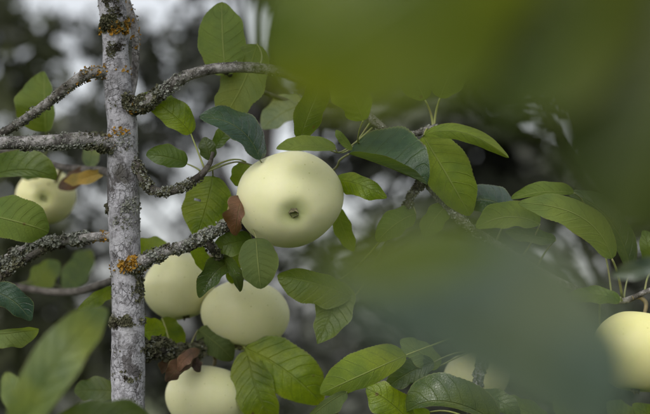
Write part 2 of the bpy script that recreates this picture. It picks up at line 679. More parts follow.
# --- stem (leader): above the frame to the twig tip, below it down to the ground
tb = P(128, 414)
low = to_px(Vector((tb.x - 0.01, tb.y + 0.05, -0.05)))
trunk_pts = [(low[0], low[1], (low[2] - D0) * 100, 62)]
mid = to_px(Vector((tb.x - 0.004, tb.y + 0.03, 0.6)))
trunk_pts += [(mid[0], mid[1], (mid[2] - D0) * 100, 46), (129, 640, 3, 38)]
trunk_pts += [(128, 440, 2, 34.5), (128, 400, 2, 33.7), (128, 340, 2, 33.4), (127.8, 300, 2, 31.8), (125.6, 260, 2, 30.7),
              (124.3, 225, 2, 31.5), (123.2, 180, 2, 32), (122.4, 150, 2, 30.5), (122.2, 125, 2, 30), (119.0, 100, 2, 27.5),
              (116.8, 75, 2, 28), (115.6, 45, 2, 25.5), (114.5, 25, 2, 27.5), (111.4, 0, 2, 27), (108, -25, 2, 25),
              (104, -120, 3, 24), (110, -330, 6, 20), (100, -560, 8, 15), (118, -800, 10, 9), (112, -980, 12, 4)]
TRUNK, TW, TR = branch('trunk', trunk_pts, M_TRUNK, seg=40, step=1.5, jit=0.045, freq=70)

BR = {}


def B(key, name, pts, mat, **kw):
    BR[key] = branch(name, pts, mat, **kw)
    return BR[key]


B('shoot', 'branch', [(117, -40, 5, 9), (124, -5, 4.6, 8.5), (131, 15, 4.2, 8.5), (135.5, 35, 4, 8), (135.5, 60, 4, 7.5), (133, 85, 3.6, 7.5), (128, 105, 2.4, 8)], M_BRANCH)
B('b1', 'branch', [(116, 74, 2, 13), (103, 72, 1.5, 12), (88, 74, 1, 11.5), (70, 85, 1, 11), (50, 101, 1.5, 10), (25, 119, 2.5, 9), (0, 134, 3.5, 8.5), (-40, 152, 5, 7.5), (-110, 160, 7, 6), (-180, 150, 9, 3)], M_BROWN)
B('b2', 'branch', [(122, 145, 2, 16), (104, 143, 1, 15), (85, 139.5, 0.5, 14.5), (60, 141, 0, 14), (30, 142.5, 0, 13.5), (0, 143.5, 0, 13), (-45, 147, -1, 12), (-130, 140, -2, 9), (-220, 120, -3, 4)], M_BRANCH)
B('b3', 'branch', [(122, 236, 2, 11), (108, 236, 2, 9.5), (85, 238, 2.2, 9.5), (62, 241, 2.6, 9), (38, 244, 3, 8.5), (18, 252, 3.5, 8), (0, 263, 4, 8), (-40, 288, 5, 7), (-110, 300, 7, 4)], M_BRANCH)
B('b3b', 'branch', [(52, 244, 3, 7), (36, 253, 2.6, 7), (15, 266, 2.5, 7), (-10, 283, 2.5, 6.5), (-60, 300, 2, 4)], M_DARK)
B('b4', 'branch', [(122, 106, 2, 15), (134, 106, 1.4, 15), (146, 102.5, 1, 14), (161, 92.5, 0.8, 12), (180, 79, 0.8, 11.5), (205, 70.5, 1, 11), (230, 67.5, 1.2, 11), (255, 68, 1.4, 11), (280, 71.5, 1.7, 10.5),
                   (305, 79, 2, 10), (330, 90.5, 2.2, 9.5), (353, 105, 2.5, 9), (378, 124, 2.8, 8.5), (402, 149, 3, 9), (424, 178, 3, 9.5), (444, 203, 3, 9.5), (468, 226, 3, 9),
                   (505, 250, 3.4, 8), (550, 277, 3.6, 7), (595, 296, 3.2, 6.5), (622, 301, 2.2, 6), (650, 290, 1.5, 5), (700, 270, 1, 3)], M_BROWN)
B('b4spur', 'branch', [(426, 181, 3, 8), (417, 188, 2.6, 8), (410, 200, 2.4, 7), (405, 213, 2.4, 6.5), (396, 220, 2.5, 4)], M_DARK)
B('b4tip', 'branch', [(392, 139, 3, 6), (408, 136, 2.4, 6.5), (424, 131, 2, 7), (433, 128, 1.8, 7), (438, 127, 1.6, 5)], M_BROWN)
B('b5', 'branch', [(128, 160, 2, 12), (138.5, 168, 1.3, 10), (143, 179, 1, 9), (152, 189, 0.8, 8.5), (166, 192, 0.8, 8), (181, 188, 1, 8), (194, 180, 1.2, 7.5), (203, 173, 1.4, 7), (210, 163, 1.5, 5), (213, 152, 1.6, 3.5)], M_DARK)
B('b6', 'branch', [(126, 268, 2, 14), (138, 264, 0.6, 14), (150, 258, 0.2, 12), (170, 250, 0.2, 10.5), (190, 243, 0.5, 9.5), (206, 235, 0.8, 8.5), (222, 227, 1.4, 7.5), (240, 218, 3, 6), (262, 208, 7, 5.5), (285, 192, 9, 5)], M_BRANCH)
B('b6f', 'branch', [(200, 238, 0.8, 7.5), (209, 245, 1, 8), (216, 254, 2, 7), (222, 261, 3.5, 6), (228, 272, 7, 5), (236, 284, 12, 4)], M_DARK)
B('b7', 'branch', [(130, 352, 2, 13), (146, 350, 4, 13), (158, 347, 5, 12), (172, 352, 6.5, 11), (188, 354, 8, 10), (204, 347, 10, 8), (222, 335, 14, 6)], M_DARK)
B('b8', 'branch', [(126, 276, 3, 9), (105, 283, 14, 8), (80, 291, 20, 8), (50, 292, 22, 7.5), (15, 287, 24, 7), (-40, 285, 27, 5)], M_DARK)
B('b10', 'branch', [(122, 186, 3, 9), (106, 172, 12, 8), (85, 170, 17, 8), (62, 167, 20, 7), (40, 160, 24, 6), (0, 150, 28, 5), (-50, 146, 30, 4)], M_DARK)
B('b9', 'branch', [(520, 259, 3.5, 7), (502, 300, 4, 8), (488, 340, 3.4, 9), (482, 362, 3, 10), (478, 385, 3, 11), (474, 420, 3, 10), (470, 470, 3, 6)], M_BRANCH)
B('b4c', 'branch', [(214, 69, 1, 8), (226, 72, 5, 6), (245, 84, 10, 5), (275, 96, 14, 4.5), (302, 104, 15, 3)], M_DARK)

# lichen and moss on the wood
SZ = 0.00135
UPV = Vector((0, 0, 0.9))
DNV = Vector((0, 0, -0.9))
for key, t0, t1, cnt, sz, mt, sd in [
    ('b1', 0.0, 0.18, 90, SZ, M_ORANGE, None), ('b1', 0.03, 0.6, 420, SZ * .75, M_LICHEN, None), ('b1', 0.1, 0.6, 150, SZ * .8, M_LICHEN_D, DNV),
    ('b2', 0.03, 0.14, 260, SZ * 1.3, M_LICHEN_D, DNV), ('b2', 0.05, 0.3, 420, SZ, M_LICHEN, DNV), ('b2', 0.1, 0.75, 420, SZ * .7, M_LICHEN, None), ('b2', 0.02, 0.09, 45, SZ * .9, M_ORANGE, UPV),
    ('b3', 0.12, 0.75, 1600, SZ * 1.35, M_LICHEN, None), ('b3', 0.15, 0.7, 400, SZ * 1.4, M_LICHEN_D, DNV), ('b3', 0.02, 0.12, 40, SZ * .9, M_ORANGE, None),
    ('b3b', 0.0, 0.8, 500, SZ * 1.2, M_LICHEN_D, None), ('b3b', 0.0, 0.8, 260, SZ * 1.1, M_LICHEN, UPV),
    ('b4', 0.005, 0.075, 700, SZ * 1.2, M_LICHEN_D, None), ('b4', 0.005, 0.12, 420, SZ * 1.0, M_LICHEN, None), ('b4', 0.01, 0.045, 60, SZ, M_ORANGE, DNV), ('b4', 0.12, 0.75, 300, SZ * .55, M_LICHEN, None),
    ('b4', 0.50, 0.68, 260, SZ * .8, M_LICHEN, None),
    ('b4spur', 0.0, 0.9, 420, SZ * 1.0, M_LICHEN_D, None), ('b4spur', 0.0, 0.9, 120, SZ * .9, M_LICHEN, None),
    ('b4tip', 0.1, 0.95, 200, SZ * .7, M_LICHEN, None),
    ('b5', 0.05, 0.8, 620, SZ * .95, M_LICHEN_D, None), ('b5', 0.05, 0.75, 520, SZ * .85, M_LICHEN, None),
    ('b6', 0.03, 0.72, 1200, SZ * 1.2, M_LICHEN, None), ('b6', 0.03, 0.7, 700, SZ * 1.2, M_LICHEN_D, DNV), ('b6', 0.04, 0.14, 240, SZ * 1.3, M_ORANGE, Vector((-.3, -1.0, .3))),
    ('b6f', 0.0, 0.6, 420, SZ * 1.1, M_LICHEN_D, None), ('b6f', 0.0, 0.4, 120, SZ, M_LICHEN, UPV),
    ('b7', 0.1, 0.9, 1700, SZ * 2.2, M_LICHEN_D, None), ('b7', 0.1, 0.7, 420, SZ * 1.6, M_LICHEN, None),
    ('b9', 0.3, 0.95, 500, SZ * 1.0, M_LICHEN, None), ('b9', 0.3, 0.95, 400, SZ * 1.0, M_LICHEN_D, None),
    ('shoot', 0.1, 0.6, 60, SZ, M_ORANGE, None),
]:
    lichen(BR[key][0], BR[key][1], BR[key][2], t0, t1, cnt, sz, mt, side=sd)


def trunk_t(y):
    """fraction along the stem at photo row y"""
    best = min(range(len(TW)), key=lambda i: abs(to_px(TW[i])[1] - y))
    return best / len(TW)


TOCAM = -FWD
for y0, y1, cnt, sz, mt, sd in [
    (33, 15, 520, SZ * 1.5, M_LICHEN_D, TOCAM * .8), (36, 20, 300, SZ * 1.35, M_ORANGE, TOCAM * .8 + RIGHT * .35),
    (112, 92, 240, SZ, M_LICHEN_D, TOCAM * .6 + RIGHT * .8), (155, 128, 80, SZ * .8, M_LICHEN, TOCAM),
    (320, 304, 0, SZ, M_LICHEN_D, TOCAM), (328, 316, 200, SZ * 1.2, M_LICHEN_D, TOCAM * .5 - RIGHT), (214, 200, 120, SZ * 1.2, M_LICHEN_D, -RIGHT),
    (245, 205, 200, SZ * .7, M_LICHEN, TOCAM), (80, 62, 70, SZ, M_ORANGE, -RIGHT + TOCAM * .4), (135, 126, 30, SZ, M_ORANGE, TOCAM),
    (272, 255, 90, SZ * 1.2, M_ORANGE, TOCAM + RIGHT * .3), (300, 262, 220, SZ, M_LICHEN_D, TOCAM * .3 + RIGHT), (352, 345, 50, SZ, M_LICHEN_D, RIGHT),
    (325, 311, 330, SZ * .9, M_LICHEN_D, TOCAM), (379, 367, 300, SZ * .8, M_LICHEN_D, TOCAM + RIGHT * .5), (305, 285, 160, SZ * .8, M_LICHEN_D, TOCAM + RIGHT), (215, 196, 220, SZ * .9, M_LICHEN, TOCAM + RIGHT * .5), (160, 150, 120, SZ * .8, M_LICHEN_D, TOCAM + RIGHT * .6), (62, 40, 200, SZ * .7, M_LICHEN_D, TOCAM), (20, -6, 260, SZ * .7, M_LICHEN_D, TOCAM)]:
    if cnt:
        lichen(TRUNK, TW, TR, trunk_t(y0), trunk_t(y1), cnt, sz, mt, side=sd * 1.2)


# ------------------------------------------------------------------ leaves
C = {
    'g': (0.095, 0.150, 0.022), 'y': (0.185, 0.250, 0.010), 'd': (0.058, 0.088, 0.020), 'b': (0.045, 0.085, 0.044), 'm': (0.115, 0.165, 0.028),
    'p': (0.190, 0.235, 0.085), 'k': (0.075, 0.108, 0.030), 'o': (0.30, 0.20, 0.03), 'r': (0.17, 0.085, 0.055), 'w': (0.10, 0.05, 0.03),
    'f': (0.105, 0.140, 0.004), 'f2': (0.085, 0.115, 0.010), 'f3': (0.060, 0.078, 0.016), 'h': (0.078, 0.108, 0.080),
}
LEAF_N = [0]


def leaf_shape(a=0.47, b=0.52):
    pk = a / (a + b)
    mx = pk ** a * (1 - pk) ** b
    return lambda u: (max(u, 0) ** a * max(1 - u, 0) ** b) / mx * (1 - 0.30 * max(0, (u - 0.80) / 0.20))


def leaf(b, t, vL, vR, side='t', col='g', m=None, dL=None, dR=None, pet=None, wave=1.0, prof=(0.47, 0.52), mat=None, nu=50, nv=7, curl=0.25, petw=1.7, nopet=False, hole=False):
    """b, t, m: base, tip, midpoint of the midrib as (px, py, zcm).  vL, vR: how far each half reaches in the photo (px);
    dL, dR: how far each rim lies behind (+) or before (-) the midrib (px)."""
    LEAF_N[0] += 1
    rng = random.Random(LEAF_N[0] * 13 + 5)
    if m is None:
        m = ((b[0] + t[0]) / 2 + rng.uniform(-2, 2), (b[1] + t[1]) / 2 + rng.uniform(-2, 2), (b[2] + t[2]) / 2 - rng.uniform(0, 0.6))
    c = tuple(2 * mm - 0.5 * (bb + tt) for mm, bb, tt in zip(m, b, t))
    sc = (D0 + b[2] * 0.01) / D0
    if dL is None:
        dL = abs(vL) * rng.uniform(-0.45, 0.25)
    if dR is None:
        dR = abs(vR) * rng.uniform(-0.45, 0.25)
    w = leaf_shape(*prof)
    L = math.dist(b[:2], t[:2])
    ph = [rng.uniform(0, 6.28) for _ in range(6)]
    tw = rng.uniform(-2.0, 2.0)
    bend = rng.uniform(-0.5, 1.3)
    fq = rng.uniform(7, 12)
    V, F, UVv = [], [], []
    cols = [-1 + k / nv for k in range(nv)] + [0.0] + [(k + 1) / nv for k in range(nv)]
    for i in range(nu + 1):
        u = i / nu
        q = [(1 - u) ** 2 * bb + 2 * u * (1 - u) * cc + u * u * tt for bb, cc, tt in zip(b, c, t)]
        dq = [2 * (1 - u) * (cc - bb) + 2 * u * (tt - cc) for bb, cc, tt in zip(b, c, t)]
        ln = math.hypot(dq[0], dq[1]) or 1.0
        tx, ty = dq[0] / ln, dq[1] / ln
        lx, ly = ty, -tx
        ww = w(u)
        for s in cols:
            a = abs(s)
            reach, dd = (vL, dL) if s < 0 else (vR, dR)
            sg = 1.0 if s < 0 else -1.0
            e = ww
            if a > 0.99:
                e *= 1 + 0.012 * (1 if i % 2 else -1) * rng.uniform(0.3, 1.7) + 0.07 * math.sin(u * 15 + ph[0 if s < 0 else 1]) * wave + 0.09 * noise.noise((u * 5.5, ph[4], 3.0 + s)) * (0.5 + wave)
                e = max(e, 0)
            off = a * reach * e
            off *= 1 - curl * 0.18 * a * a
            zz = dd * e * (a ** 1.35) * (1 + tw * (u - 0.5))
            # rim waves and the quilting between side veins, both real relief
            mag = max(abs(reach), abs(dd))
            zz += wave * mag * 0.16 * a * a * math.sin(u * fq + ph[2 if s < 0 else 3]) * ww
            zz += mag * 0.02 * math.sin((u - 0.2 * a ** 1.25) * 8 * 6.283) * math.sin(a * 3.14)
            zz += curl * mag * 0.35 * (u - 0.5) ** 2 + bend * L * max(0, u - 0.55) ** 2
            V.append(P(q[0] + lx * sg * off, q[1] + ly * sg * off, q[2] + zz * PXM * 100 * sc))
            UVv.append((u, s))
    nc = len(cols)
    for i in range(nu):
        for k in range(nc - 1):
            if hole and i in (22, 23) and k in (9, 10):
                continue
            a0 = i * nc + k
            F.append((a0, a0 + 1, a0 + nc + 1, a0 + nc))
    # orientation: does the wider half face the camera?
    tot = 0
    for q in F:
        A, Bv, Cv = V[q[0]], V[q[1]], V[q[2]]
        nn = (Bv - A).cross(Cv - A) + (Cv - A).cross(V[q[3]] - A)
        tot += nn.dot(CAM - A)
    if (tot > 0) != (side == 't'):
        F = [q[::-1] for q in F]
    nb = len(F)
    nv0 = len(V)
    # stalk
    if not nopet:
        bw = P(*b)
        if pet:
            pts = [bw] + [P(*p) for p in pet]
            q = pts[-1]
            if len(pet) == 1:
                pts = [bw, (bw + q) / 2 + Vector((0, 0.002, 0.003)), q]
        else:
            q = min(SAMPLES, key=lambda s_: (s_[0] - bw).length)[0]
            d = (q - bw)
            pts = [bw, bw + d * 0.5 + Vector((0, 0.15, 0.18)) * min(d.length, .08) * 0.5, q]
        cs = []
        if len(pts) == 3:
            for k in range(9):
                s = k / 8
                cs.append(pts[0] * (1 - s) ** 2 + (2 * pts[1] - 0.5 * (pts[0] + pts[2])) * 2 * s * (1 - s) + pts[2] * s * s)
        else:
            cc = catmull([tuple(p) for p in pts], 0.004)
            cs = [Vector(p) for p in cc]
        r = petw * 0.5 * PXM * min(sc, 1.15)
        pv, pf = tube_mesh(cs, [r * (0.8 + 0.5 * k / (len(cs) - 1)) for k in range(len(cs))], 7)
        # midrib ridge on the underside
        o = len(V)
        V += pv
        F += [tuple(i + o for i in q) for q in pf]
        UVv += [(0, 0)] * len(pv)
    me = mesh('leaf', V, F)
    me.materials.append(mat or M_LEAF)
    me.materials.append(M_STALK)
    for k in range(nb, len(F)):
        me.polygons[k].material_index = 1
    uvl = me.uv_layers.new(name='leaf')
    idx = [0] * len(me.loops)
    me.loops.foreach_get('vertex_index', idx)
    flat = []
    for i in idx:
        flat += UVv[i]
    uvl.data.foreach_set('uv', flat)
    o = attach(link('leaf', me))
    cc = C[col] if isinstance(col, str) else col
    jit = [rng.uniform(0.88, 1.12) for _ in range(2)]
    o.color = (cc[0] * jit[0], cc[1] * jit[0] * (0.97 + 0.03 * jit[1]), cc[2] * jit[1], 1)
    return o


G = M_LEAF_GLOSS
# twigs that carry the leaves nearest the lens: one arches above the frame, one passes below it
B('f1', 'branch', [(108, -40, 2, 14), (150, -110, -8, 12), (250, -200, -30, 10), (420, -300, -58, 8), (560, -300, -74, 7), (700, -250, -78, 6), (860, -160, -78, 3)], M_BRANCH, step=4)
B('f2', 'branch', [(128, 470, 2, 16), (190, 520, -8, 13), (330, 590, -34, 10), (500, 640, -62, 8), (640, 600, -77, 7), (720, 520, -80, 3)], M_BRANCH, step=4)
B('f3', 'branch', [(160, 500, -4, 9), (110, 500, -18, 8), (50, 480, -28, 6), (0, 460, -32, 3)], M_BRANCH, step=3)

# centre-left, above the arching branch
leaf((226, 76, 5), (222, 2, 6), 26, 24, 'u', 'm', wave=.6, dL=6, dR=6)
leaf((257, 44, 5), (220, 123, 6), 22, 24, 'u', 'p', m=(243, 84, 6), wave=.8, dL=-7, dR=5, pet=[(262, 56, 4), (258, 68, 1.4)])
leaf((300, 139, -1), (326, 75, -1), 15, 15, 't', 'g', m=(311, 108, -1.5), dL=-8, dR=10, pet=[(312, 142, 1), (345, 152, 3), (372, 120, 2.7)])
leaf((363, 121, -2), (326, 54, -4), 20, 17, 'u', 'y', m=(350, 90, -3), pet=[(359, 132, -1), (359, 143, 1), (372, 132, 2.6)], dL=2, dR=4)
leaf((260, 160, -0.5), (199, 117, -2), 12, 18, 't', 'b', m=(238, 128, -1.4), mat=G, dL=-10, dR=34, wave=1.2, pet=[(262, 168, 2), (236, 162, 2), (206, 172, 1.4)])
leaf((336, 149, -1.5), (276, 149, -2.5), 5, 11, 'u', 'm', m=(306, 146, -3), dL=-6, dR=12, wave=.4, pet=[(345, 150, 0), (372, 128, 2.6)])
leaf((304, 104, 15), (262, 129, 13), 12, 18, 'u', (0.46, 0.49, 0.36), m=(284, 112, 14))
leaf((191, 134, 2), (141, 95, 2), 12, 18, 't', 'y', m=(170, 113, 1.5), pet=[(198, 152, 1.6), (205, 170, 1.4)], dL=-4, dR=4)
leaf((187, 164, 1.5), (146, 155, 1), 10, 13, 't', 'g', m=(167, 157, 1), pet=[(196, 168, 1.5), (203, 173, 1.4)])
leaf((213, 176, 5), (196, 238, 4), 23, 25, 't', 'y', m=(207, 205, 4.5), hole=True, pet=[(211, 168, 2)], wave=.6, dL=4, dR=4)
leaf((246, 162, 4), (236, 186, 5), 10, 10, 'u', 'y', pet=[(230, 160, 3), (208, 170, 1.5)])
leaf((211, 160, 2), (204, 137, 2), 9, 9, 't', 'k', pet=[(209, 166, 1.5)])
leaf((214, 148, 3), (232, 122, 3), 9, 7, 't', 'g', pet=[(213, 156, 1.6)])
leaf((335, 181, 2.5), (387, 198, 0), 10, 13, 't', 'y', m=(358, 184, 1), pet=[(325, 170, 6), (290, 190, 8.8)], dL=4, dR=3)
# dominant folded leaf right of the apple, and its neighbours
leaf((349, 154, 0), (427, 185, -2), 43, -10, 't', 'b', m=(389, 168, -1.5), dL=36, dR=-16, prof=(0.55, 0.48), wave=.5, pet=[(340, 160, 1), (333, 170, 3.5), (300, 186, 9)], petw=2.6)
leaf((352, 150, -1), (336, 130, -2), 5, 4, 'u', 'm', nopet=True, wave=.3)
leaf((424, 135, 1), (509, 158, -1), 8, 9, 'u', 'y', m=(465, 133, -1), dL=12, dR=6, wave=.4, pet=[(430, 131, 1.8)])
leaf((423, 136, 2), (470, 216, 2), 27, 21, 'u', 'y', m=(445, 172, 1.5), wave=.6, pet=[(428, 131, 1.9)], dL=5, dR=5)
leaf((425, 100, 1.4), (392, 40, -2), 18, 18, 'u', 'f', m=(410, 70, 0), pet=[(431, 114, 1.8), (433, 128, 1.8)], petw=2.4)
leaf((440, 98, 1.4), (470, 40, -2), 18, 18, 'u', 'f', m=(452, 70, 0), pet=[(436, 112, 1.8), (434, 128, 1.8)], petw=2.4)
leaf((512, 214, 3.5), (462, 204, 3.5), 15, 17, 't', 'b', mat=G, m=(488, 200, 3), dL=4, dR=30)
leaf((574, 193, 1), (511, 199, 0), 4, 11, 'u', 'm', m=(543, 192, 0), pet=[(585, 205, 2.5), (605, 255, 3), (612, 299, 2.6)])
leaf((612, 259, 0), (518, 203, -1), 18, 15, 'u', 'm', m=(581, 217, -1), wave=.5, dL=-4, dR=8, pet=[(618, 275, 1), (622, 297, 2.2)], petw=2.4)
leaf((630, 270, 3), (568, 193, 3), 12, 16, 't', 'k', m=(609, 219, 2.5), pet=[(626, 285, 2.6), (624, 299, 2.2)], dL=3, dR=8)
leaf((652, 272, 3), (643, 230, 2), 9, 14, 't', 'g', pet=[(645, 290, 2)])
leaf((540, 224, 2.5), (476, 228, 2), 11, 17, 'u', 'm', m=(508, 217, 2), pet=[(530, 245, 3.2), (520, 258, 3.5)])
leaf((556, 240, 3), (505, 232, 3), 8, 8, 't', 'k')
leaf((416, 214, 2.2), (377, 242, 1.5), 12, 15, 'u', 'g', m=(396, 224, 1.5), pet=[(409, 205, 2.4)])
leaf((448, 204, 3), (424, 238, 2), 12, 12, 'u', 'm')
leaf((335, 206, 6), (354, 252, 6), 9, 10, 'u', 'y', m=(343, 228, 6), pet=[(315, 195, 8), (290, 192, 9)])
# left rim
leaf((46, 132, 16), (44, 71, 15), 31, 10, 'u', 'm', m=(45, 103, 14), dR=-10, dL=4, prof=(.45, .62), pet=[(47, 146, 20), (44, 161, 23.5)])
leaf((-14, 178, 10), (56, 180, 8), 22, 6, 't', 'm', m=(25, 170, 8), pet=[(-40, 160, 18), (-45, 147, 29.8)])
leaf((-18, 214, 0), (49, 232, -1), 26, 20, 'u', 'g', m=(18, 222, -2), wave=.5, pet=[(-40, 230, 2), (-50, 292, 5)], dL=5, dR=5)
leaf((-14, 290, 3), (31, 321, 1), 15, 12, 't', 'b', mat=G, m=(12, 300, 1), dL=-8, dR=8)
leaf((-14, 335, 3), (39, 329, 1), 4, 17, 'u', 'p', m=(14, 332, 1), dL=-5, dR=8, pet=[(-40, 318, 4), (-58, 299, 2)])
leaf((30, 292, 26), (60, 262, 30), 13, 13, 't', 'm')
leaf((66, 290, 30), (92, 250, 36), 14, 14, 't', 'm')
leaf((48, 162, 22), (20, 176, 24), 10, 10, 't', 'm')
leaf((104, 172, 13), (64, 181, 15), 7, 7, 't', 'o', m=(84, 178, 14), mat=M_DEAD)
leaf((86, 168, 17), (58, 188, 18), 9, 9, 't', 'w', mat=M_DEAD)
leaf((90, 168, 18), (96, 132, 22), 10, 10, 't', 'p')
leaf((115, 288, 8), (78, 310, 7), 9, 6, 't', 'y', m=(98, 297, 7))
leaf((128, 262, 8), (168, 244, 11), 15, 10, 't', 'y', pet=[(124, 250, 4)])
leaf((134, 332, 7), (166, 330, 8), 14, 14, 't', 'y', m=(150, 331, 7), pet=[(132, 345, 4)])
leaf((120, 392, 10), (74, 392, 13), 12, 14, 't', 'k', pet=[(125, 400, 4)])
leaf((28, 420, 22), (6, 372, 22), 14, 14, 'u', 'p', pet=[(20, 470, 0), (30, 474, -29)])
# below the apple
leaf((256, 238, -2), (261, 289, -3), 21, 20, 'u', 'd', m=(258, 263, -3), wave=.4, dL=5, dR=5, prof=(.42, .52), pet=[(250, 226, 1), (240, 219, 3)])
leaf((252, 240, 3), (214, 248, 2), 13, 13, 't', 'g', m=(232, 243, 2), pet=[(248, 226, 3), (243, 217, 3.4)])
leaf((234, 262, 3.5), (199, 298, 2), 9, 14, 't', 'd', m=(216, 272, 2), dL=-10, dR=-6, mat=G, wave=1.4, pet=[(224, 262, 3.6)])
leaf((222, 258, 3), (240, 292, 2), 8, 5, 't', 'd', m=(234, 272, 1), dL=-8, dR=8, mat=G, wave=1.5, pet=[(219, 257, 2.6)])
leaf((192, 246, 4), (210, 276, 5), 10, 7, 't', 'y', pet=[(191, 243, .8)])
leaf((236, 250, 5), (232, 284, 6), 9, 10, 't', 'y', pet=[(228, 240, 4), (226, 226, 1.8)])
leaf((245, 348, 9), (322, 404, 7), 29, 24, 't', 'y', m=(287, 372, 7.5), wave=.5, dL=6, dR=4, pet=[(232, 338, 12), (222, 335, 14)])
leaf((247, 350, 9), (276, 428, 8), 18, 24, 't', 'y', m=(257, 390, 8), wave=.6, pet=[(232, 342, 12), (220, 336, 13.6)])
leaf((198, 330, 10), (233, 360, 9), 14, 14, 'u', 'k', pet=[(192, 342, 8.6), (190, 353, 8.2)])
leaf((162, 318, 11), (184, 346, 12), 12, 12, 't', 'y', pet=[(168, 336, 8), (170, 351, 6.4)])
leaf((352, 296, 4), (277, 276, 3), 24, 12, 't', 'm', m=(312, 282, 3), pet=[(366, 280, 5), (396, 221, 2.6)])
leaf((338, 280, 5), (317, 344, 4), 22, 18, 't', 'm', m=(331, 312, 4), prof=(.5, .8), pet=[(362, 262, 4), (397, 220, 2.6)])
# bottom cluster
leaf((406, 355, 1), (320, 394, 0), 14, 25, 'u', 'y', m=(364, 374, -1), wave=.45, dL=4, dR=6, pet=[(430, 346, 2), (460, 336, 3), (489, 336, 3.5)], petw=1.8)
leaf((347, 394, 0), (348, 363, 1), 6, 5, 'u', 'd', wave=.3, pet=[(350, 425, 2), (470, 466, 3)])
leaf((347, 392, -.5), (303, 424, -1), 13, 5, 'u', 'k', m=(326, 404, -1), pet=[(352, 426, 2), (470, 467, 3)])
leaf((412, 424, 0), (366, 388, -1), 18, 17, 't', 'y', m=(390, 403, -1), wave=1.6, pet=[(440, 440, 2), (472, 446, 3)])
leaf((500, 424, 0), (405, 412, -1.5), 5, 30, 't', 'k', m=(446, 402, -2), mat=G, dL=-6, dR=12, prof=(.6, .6), pet=[(480, 436, 2.6)])
leaf((434, 362, 3), (386, 388, 3), 13, 14, 't', 'k', m=(410, 372, 3), dL=-5, pet=[(460, 352, 3), (485, 352, 3.2)])
leaf((440, 366, 3.5), (400, 340, 3), 14, 12, 'u', 'p', pet=[(460, 356, 3), (486, 346, 3.3)])
leaf((430, 412, 4), (395, 416, 4), 8, 8, 't', 'y', pet=[(470, 420, 3)])
leaf((476, 396, 2), (520, 416, 0), 12, 10, 't', 'k', mat=G, m=(500, 402, 0), pet=[(477, 392, 3)])
leaf((548, 420, 4), (500, 398, 3), 12, 12, 't', 'm', pet=[(500, 440, 4), (474, 424, 3)])
leaf((620, 302, 1), (566, 299, 2), 8, 10, 't', 'g', m=(594, 295, 1), pet=[(622, 301, 2)])
leaf((606, 384, 5), (582, 404, 4), 8, 8, 't', 'm', pet=[(600, 340, 6), (600, 298, 3.2)])
leaf((640, 430, 8), (606, 402, 8), 10, 14, 't', 'm', pet=[(640, 470, 8), (474, 470, 3)])
leaf((668, 424, 6), (632, 404, 6), 9, 9, 't', 'y', pet=[(660, 470, 7), (478, 470, 3)])
leaf((578, 428, 9), (556, 392, 9), 11, 11, 'u', 'm', pet=[(560, 470, 8), (478, 468, 3)])
# close to the lens, far out of focus
leaf((12, 446, -28), (108, 309, -27), 26, 24, 't', (0.15, 0.20, 0.045), m=(58, 360, -29), dL=6, dR=-10, wave=.4, pet=[(20, 470, -30)])
leaf((40, 446, -20), (152, 420, -20), 22, 10, 't', 'k', m=(95, 420, -21), pet=[(60, 486, -26)])
leaf((610, 440, -77), (322, 284, -79), 38, 128, 't', 'h', m=(472, 344, -78), mat=G, wave=.4, dL=-30, dR=60, pet=[(650, 560, -77)])
leaf((500, 236, -80), (306, 268, -80.5), 30, 26, 't', 'f', m=(400, 254, -80.5), wave=.4, pet=[(660, 250, -79), (790, 400, -79), (722, 518, -80)])
leaf((520, -110, -76), (256, 76, -76), 128, 110, 't', 'f', m=(395, -15, -76), wave=.4, dL=20, dR=20, pet=[(550, -200, -75), (560, -298, -74)])
leaf((620, -100, -75), (478, 120, -75), 100, 95, 't', 'f2', m=(545, 10, -75), wave=.4, dL=20, dR=20, pet=[(600, -200, -75), (580, -298, -74)])
leaf((740, -60, -74), (628, 240, -74), 90, 130, 't', 'f3', m=(672, 95, -74), wave=.4, dL=20, dR=20, pet=[(770, -130, -76), (780, -210, -78)])
leaf((664, 262, -26), (612, 275, -25), 9, 11, 't', 'h', mat=G, m=(638, 270, -26), pet=[(690, 262, -10), (700, 270, 1)])
# dead leaves
leaf((243, 196, 1), (236, 236, 0), 6, 14, 't', 'r', m=(238, 214, -1), mat=M_DEAD, wave=3.2, dR=-10, dL=4, pet=[(236, 221, 2.6)])
leaf((196, 352, 8), (166, 382, 5), 8, 10, 't', 'w', m=(180, 366, 5), mat=M_DEAD, wave=2.5)
leaf((176, 350, 7), (162, 374, 6), 6, 8, 't', 'w', mat=M_DEAD, wave=3.0)
leaf((190, 352, 8), (200, 372, 7), 6, 6, 't', 'w', mat=M_DEAD, wave=3.0)
leaf((200, 350, 8), (178, 372, 5), 6, 6, 't', 'r', m=(186, 358, 5), mat=M_DEAD, wave=2.5)


